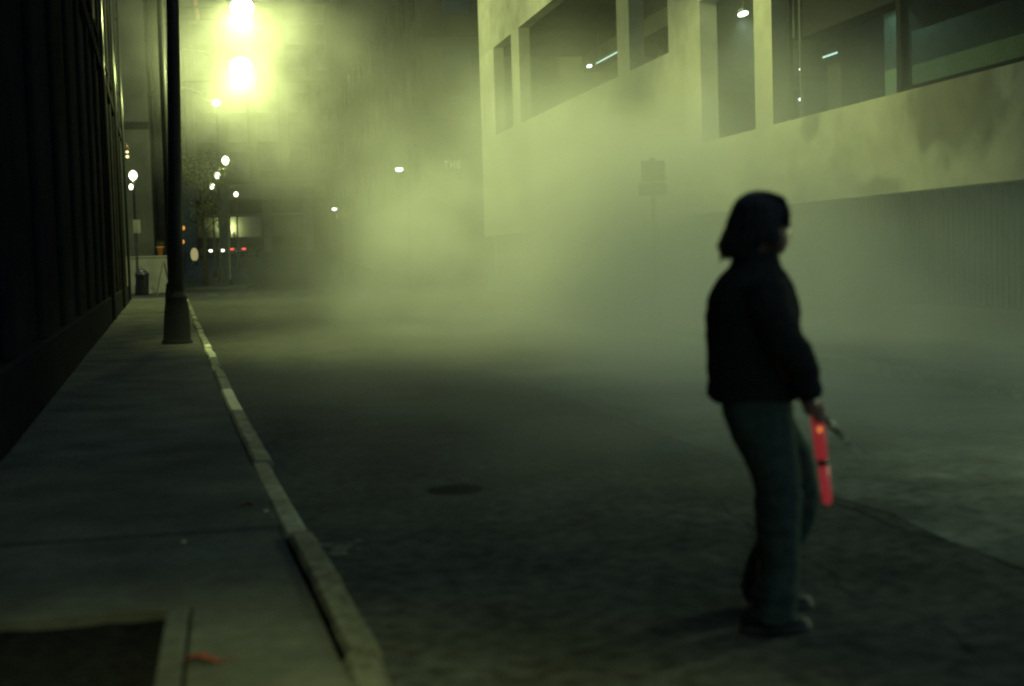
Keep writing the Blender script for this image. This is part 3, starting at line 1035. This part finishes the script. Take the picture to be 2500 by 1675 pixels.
bd_.tube([(-.06, .17, 1.33), (-.02, .21, 1.08), (.06, .16, .90)], [.05, .042, .030], 12)
bd_.tube([(-.06, -.085, .88), (-.01, -.10, .47), (-.05, -.11, .09)], [.085, .056, .042], 12)
bd_.tube([(-.05, .085, .88), (.085, .14, .47), (.01, .23, .09)], [.085, .056, .042], 12)
bd_.loft([ring(-.05, -.11, .09, .045, .04), ring(-.02, -.11, .04, .08, .04), ring(.0, -.11, .01, .10, .042)])
bd_.loft([ring(.01, .23, .09, .045, .04), ring(.05, .23, .04, .08, .04), ring(.07, .23, .01, .10, .042)])
# hand closed round the baton: palm, four fingers, thumb
HX, HY, HZ = .150, -.118, .835
bd_.tube([(.125 - .018, -.14, .885 + .026), (.142 - .018, -.135, .855 + .026), (.153 - .018, -.128, .815 + .026)], [.028, .032, .028], 12)
for k in range(4):
    z = .846 - k * .0185
    r_ = (.0088, .0095, .009, .0078)[k]
    bd_.tube([(.150 - .018, -.150, z + .026), (.168 - .018, -.155, z - .004 + .026), (.190 - .018, -.146, z - .007 + .026), (.201 - .018, -.125, z - .009 + .026), (.194 - .018, -.105, z - .010 + .026), (.178 - .018, -.098, z - .011 + .026)], [r_, r_, r_, r_ * .95, r_ * .9, r_ * .8], 8)
bd_.tube([(.142 - .018, -.125, .862 + .026), (.158 - .018, -.100, .862 + .026), (.182 - .018, -.098, .852 + .026), (.198 - .018, -.112, .846 + .026)], [.012, .011, .010, .008], 8)
bd_.tube([(.06, .16, .90), (.09, .14, .86), (.105, .12, .83)], [.028, .030, .02], 10)
body = remesh(bd_, 'body', .0065, skin_m, pr, 3, .5)
# eyes
for s in (-1, 1):
    MB().ellipsoid((.065, s * .030, 1.547), (.010, .012, .008), 10, 6).build('eye', hair_m, pr)

# jacket
jk = MB()
prof = [(1.435, -.118, .042, .078), (1.405, -.150, .045, .100), (1.37, -.192, .078, .150), (1.33, -.216, .098, .185), (1.28, -.237, .110, .200), (1.22, -.245, .118, .203), (1.14, -.245, .118, .198),
        (1.06, -.243, .112, .190), (.98, -.244, .112, .186), (.93, -.246, .114, .184), (.905, -.243, .112, .182), (.882, -.222, .095, .170)]
jk.loft([ring((a + b) / 2, 0, z, (b - a) / 2, ry, 28) for z, a, b, ry in prof])
jk.tube([(-.05, -.165, 1.335), (-.03, -.205, 1.24), (.015, -.225, 1.12), (.055, -.222, 1.075), (.096, -.185, .990), (.110, -.160, .938), (.116, -.146, .912)], [.085, .082, .074, .072, .062, .056, .046], 16)
jk.tube([(-.05, .165, 1.335), (-.03, .205, 1.24), (.0, .225, 1.12), (.03, .215, 1.06), (.06, .18, .97), (.075, .15, .91)], [.085, .082, .074, .072, .062, .05], 16)
jk.tube([(.108, -.165, .948), (.114, -.152, .922)], [.062, .058], 16)       # cuff
jk.loft([ring(-.042, 0, 1.462, .088, .076, 20), ring(-.048, 0, 1.42, .096, .09, 20), ring(-.055, 0, 1.38, .10, .12, 20)])   # collar


def wrinkle(co):
    q = mnoise.noise((co.x * 7, co.y * 7, co.z * 16)) + .5 * mnoise.noise((co.x * 16, co.y * 16, co.z * 30))
    d = Vector((co.x + .06, co.y, 0))
    d = d.normalized() if d.length > 1e-4 else Vector((1, 0, 0))
    return d * (.0075 * q)


remesh(jk, 'jacket', .009, jacket_m, pr, 4, .5, wrinkle)
MB().tube([(.020, -.083, 1.44), (.062, -.04, 1.36), (.105, -.01, 1.25), (.115, -.005, 1.05), (.108, 0, .90)], .004, 6).build('zip', black_metal, pr)

# jeans
jn = MB()
near = [(.905, -.20, .07, -.05, .13), (.85, -.200, .07, -.07, .11), (.80, -.186, .075, -.082, .105), (.74, -.165, .08, -.09, .10), (.68, -.133, .085, -.093, .095), (.63, -.110, .09, -.097, .092), (.58, -.091, .092, -.10, .09), (.53, -.083, .094, -.10, .09),
        (.46, -.088, .09, -.102, .09), (.39, -.086, .086, -.104, .09), (.33, -.081, .082, -.106, .09), (.26, -.076, .078, -.108, .092), (.20, -.086, .074, -.11, .095), (.15, -.106, .07, -.11, .098), (.09, -.118, .066, -.11, .10), (.045, -.112, .062, -.11, .10)]
far = [(0.905, -0.17, 0.085, 0.04, 0.13), (0.85, -0.15, 0.096, 0.06, 0.11), (0.8, -0.11, 0.108, 0.08, 0.105), (0.74, -0.08, 0.138, 0.095, 0.1), (0.68, -0.05, 0.171, 0.105, 0.096), (0.63, -0.02, 0.185, 0.115, 0.094), (0.58, 0.0, 0.199, 0.125, 0.092), (0.53, 0.01, 0.208, 0.13, 0.09), (0.46, 0.01, 0.211, 0.14, 0.09), (0.39, 0.0, 0.202, 0.155, 0.09), (0.33, -0.02, 0.178, 0.17, 0.09), (0.26, -0.05, 0.143, 0.19, 0.092), (0.2, -0.075, 0.102, 0.21, 0.095), (0.15, -0.085, 0.092, 0.225, 0.098), (0.09, -0.09, 0.087, 0.23, 0.1), (0.05, -0.085, 0.082, 0.23, 0.1)]
for tab in (near, far):
    jn.loft([ring((a + b) / 2, cy, z, (b - a) / 2, ry, 22) for z, a, b, cy, ry in tab])


def jw(co):
    q = mnoise.noise((co.x * 9, co.y * 9, co.z * 22)) + .4 * mnoise.noise((co.x * 20, co.y * 20, co.z * 44))
    k = .5 + (1.0 if co.z < .22 or .38 < co.z < .58 else 0)
    return Vector((.006 * q * k, .005 * q * k, 0))


remesh(jn, 'jeans', .009, jeans_m, pr, 3, .5, jw)


def shoe(cx, cy):
    s = MB().loft([ring(cx - .05, cy, .105, .045, .042, 16), ring(cx - .03, cy, .075, .075, .045, 16, -.2), ring(cx + .0, cy, .050, .118, .048, 16, -.12), ring(cx + .01, cy, .026, .135, .050, 16)]).build('shoe', shoe_m, pr)
    MB().loft([ring(cx + .012, cy, .002, .138, .050, 18), ring(cx + .012, cy, .026, .141, .053, 18)]).build('sole', sole_m, s)
    MB().ellipsoid((cx + .105, cy, .035), (.040, .044, .020), 12, 8).build('toe_cap', sole_m, s)


shoe(-.03, -.11)
shoe(.05, .23)

# hair: cap plus hanging locks
hr = MB()
hr.ellipsoid((-.034, 0, 1.598), (.112, .098, .100), 22, 14)
hr.ellipsoid((.006, 0, 1.605), (.088, .088, .085), 20, 12)
hr.ellipsoid((-.080, 0, 1.53), (.066, .088, .095), 18, 12)
hr.ellipsoid((-.090, 0, 1.47), (.052, .074, .05), 16, 10)
hrnd = random.Random(11)
for k in range(120):
    a = math.radians(hrnd.uniform(48, 312))
    back = max(0, -math.cos(a))
    top = Vector((-.03 + .085 * math.cos(a), .085 * math.sin(a), 1.61 + hrnd.uniform(-.04, .04)))
    fl_ = .112 + hrnd.uniform(-.006, .012)
    zend = 1.495 - .055 * back + hrnd.uniform(-.05, .06)
    mid = Vector((-.035 + fl_ * math.cos(a), .098 * math.sin(a), (top.z + zend) / 2))
    end = Vector((-.04 + (fl_ + hrnd.uniform(-.025, .05) * back) * math.cos(a), .10 * math.sin(a), zend))
    hr.tube([top, mid, end], [.016, .012, .002], 7)
for k in range(34):   # fringe lying close on the forehead
    s_ = hrnd.uniform(-.075, .075)
    hr.tube([(-.01, s_ * .7, 1.682), (.050, s_ * .9, 1.658), (.082 - abs(s_) * .2, s_, 1.612), (.090 - abs(s_) * .25, s_, 1.556 + hrnd.uniform(-.016, .016))], [.014, .014, .011, .003], 7)
for (y_, z_, q) in ((-.05, 1.492, .187), (.02, 1.47, .172), (-.03, 1.437, .168), (.05, 1.50, .178), (-.06, 1.452, .160), (0, 1.425, .158)):
    hr.tube([(-.11, y_, z_ + .085), (-.142, y_, z_ + .035), (-q - .008, y_, z_)], [.024, .018, .003], 7)
remesh(hr, 'hair', .006, hair_m, pr, 2, .5)

# glowing red baton in the hand
bt = thing('light_baton', 'slim glowing red baton with a black band in the lowered hand', 'baton', (2.055, 5.213, 0), -YAW)
p0, p1, p2, p3 = Vector((.154, -.122, .843)), Vector((.170, -.122, .664)), Vector((.175, -.122, .640)), Vector((.189, -.122, .502))
MB().tube([p0 + Vector((-.002, 0, .030)), p0, p0.lerp(p1, .5), p1], [.015, .026, .025, .0225], 16).build('upper_tube', baton_m, bt)
MB().tube([p1, p2], [.0205, .0205], 16).build('band', black_metal, bt)
MB().tube([p2, p2.lerp(p3, .5), p3, p3 + Vector((.0015, 0, -.012))], [.0205, .0195, .018, .010], 16).build('lower_tube', baton_m, bt)
MB().ellipsoid(tuple(p0 + Vector((.004, -.027, -.062))), (.009, .006, .010), 10, 6).build('bulb', baton_hi, bt)
MB().tube([p0 + Vector((.012, 0, .0)), p0 + Vector((.05, 0, -.045)), p0 + Vector((.085, 0, -.085))], [.013, .013, .010], 10).build('grip', black_metal, bt)
MB().tube([p0 + Vector((.085, 0, -.085)), p0 + Vector((.122, 0, -.128))], [.006, .006], 8).build('rod', black_metal, bt)
MB().tube([p0 + Vector((.122, 0, -.128)), p0 + Vector((.165, 0, -.165))], [.004, .0025], 8).build('tip', paper, bt)

# ------------------------------------------------------------------ smoke
SX0, SX1, SY0, SY1, SZ0, SZ1 = -5.0, 12.0, 6.5, 74.0, .012, 13.0
sm_ = MB().box(SX0, SX1, SY0, SY1, SZ0, SZ1)
smoke = tag(sm_.build('smoke', None), 'drifting bank of pale smoke lit by the street lamps', None, None, 'stuff')
ms = bpy.data.materials.new('smoke_volume')
ms.use_nodes = True
nt = ms.node_tree
nt.nodes.clear()
N, L = nt.nodes, nt.links
out = N.new('ShaderNodeOutputMaterial')
pv = N.new('ShaderNodeVolumePrincipled')
pv.inputs['Color'].default_value = (.93, .94, .93, 1)
pv.inputs['Anisotropy'].default_value = .35
L.new(pv.outputs[0], out.inputs['Volume'])
geo = N.new('ShaderNodeNewGeometry')


def vmath(op, a, b=None):
    n = N.new('ShaderNodeVectorMath')
    n.operation = op
    for i, q in enumerate((a, b)):
        if q is None:
            continue
        if isinstance(q, tuple):
            n.inputs[i].default_value = q
        else:
            L.new(q, n.inputs[i])
    return n.outputs['Value'] if op in ('LENGTH', 'DOT_PRODUCT') else n.outputs[0]


def fmath(op, a, b=None, clamp=False):
    n = N.new('ShaderNodeMath')
    n.operation = op
    n.use_clamp = clamp
    for i, q in enumerate((a, b)):
        if q is None:
            continue
        if isinstance(q, (int, float)):
            n.inputs[i].default_value = q
        else:
            L.new(q, n.inputs[i])
    return n.outputs[0]


P = geo.outputs['Position']
w1 = N.new('ShaderNodeTexNoise')
w1.inputs['Scale'].default_value = .16
w1.inputs['Detail'].default_value = 1
L.new(P, w1.inputs['Vector'])
wv = vmath('SUBTRACT', w1.outputs['Color'], (.5, .5, .5))
wv = vmath('MULTIPLY', wv, (4.5, 7.0, 2.6))
PW = vmath('ADD', P, wv)
BLOBS = [   # centre, radii, density per metre, follows the turbulence
    ((6.4, 25.0, 1.4), (3.0, 7.5, 2.3), .280, True),
    ((7.4, 34.0, 1.7), (2.6, 9.0, 2.4), .085, True),
    ((7.6, 37.0, 4.6), (2.2, 8.0, 1.8), .012, True),
    ((3.4, 46.0, 5.0), (3.2, 12.0, 3.4), .011, True),
    ((4.9, 13.5, .4), (3.3, 5.5, 1.0), .160, True),
    ((7.6, 14.5, .6), (2.2, 4.5, .9), .015, True),
    ((.85, 43.0, 8.9), (2.5, 3.8, 2.5), .034, False),
    ((.9, 55.6, 8.9), (3.0, 4.4, 3.0), .044, False),
    ((8.9, 25.0, 1.7), (1.7, 5.5, 1.7), .52, True),
    ((10.9, 27.3, 5.4), (.8, 1.4, 1.5), .10, False),
]
tot = None
for c, r_, a, turb in BLOBS:
    d = vmath('SUBTRACT', PW if turb else P, c)
    d = vmath('MULTIPLY', d, (1 / r_[0], 1 / r_[1], 1 / r_[2]))
    q = vmath('DOT_PRODUCT', d, d)
    e = fmath('MULTIPLY', fmath('POWER', 2.71828, fmath('MULTIPLY', q, -1.0)), a)
    tot = e if tot is None else fmath('ADD', tot, e)
n2 = N.new('ShaderNodeTexNoise')
n2.inputs['Scale'].default_value = .34
n2.inputs['Detail'].default_value = 3
n2.inputs['Roughness'].default_value = .55
L.new(vmath('MULTIPLY', PW, (1, .6, 1.1)), n2.inputs['Vector'])
mr = N.new('ShaderNodeMapRange')
mr.inputs['From Min'].default_value = .36
mr.inputs['From Max'].default_value = .64
mr.inputs['To Min'].default_value = .02
mr.inputs['To Max'].default_value = 2.0
L.new(n2.outputs['Fac'], mr.inputs['Value'])
dens = fmath('MULTIPLY', tot, mr.outputs['Result'])
dens = fmath('MAXIMUM', fmath('SUBTRACT', dens, .0012), 0.0)
L.new(dens, pv.inputs['Density'])
smoke.data.materials.append(ms)
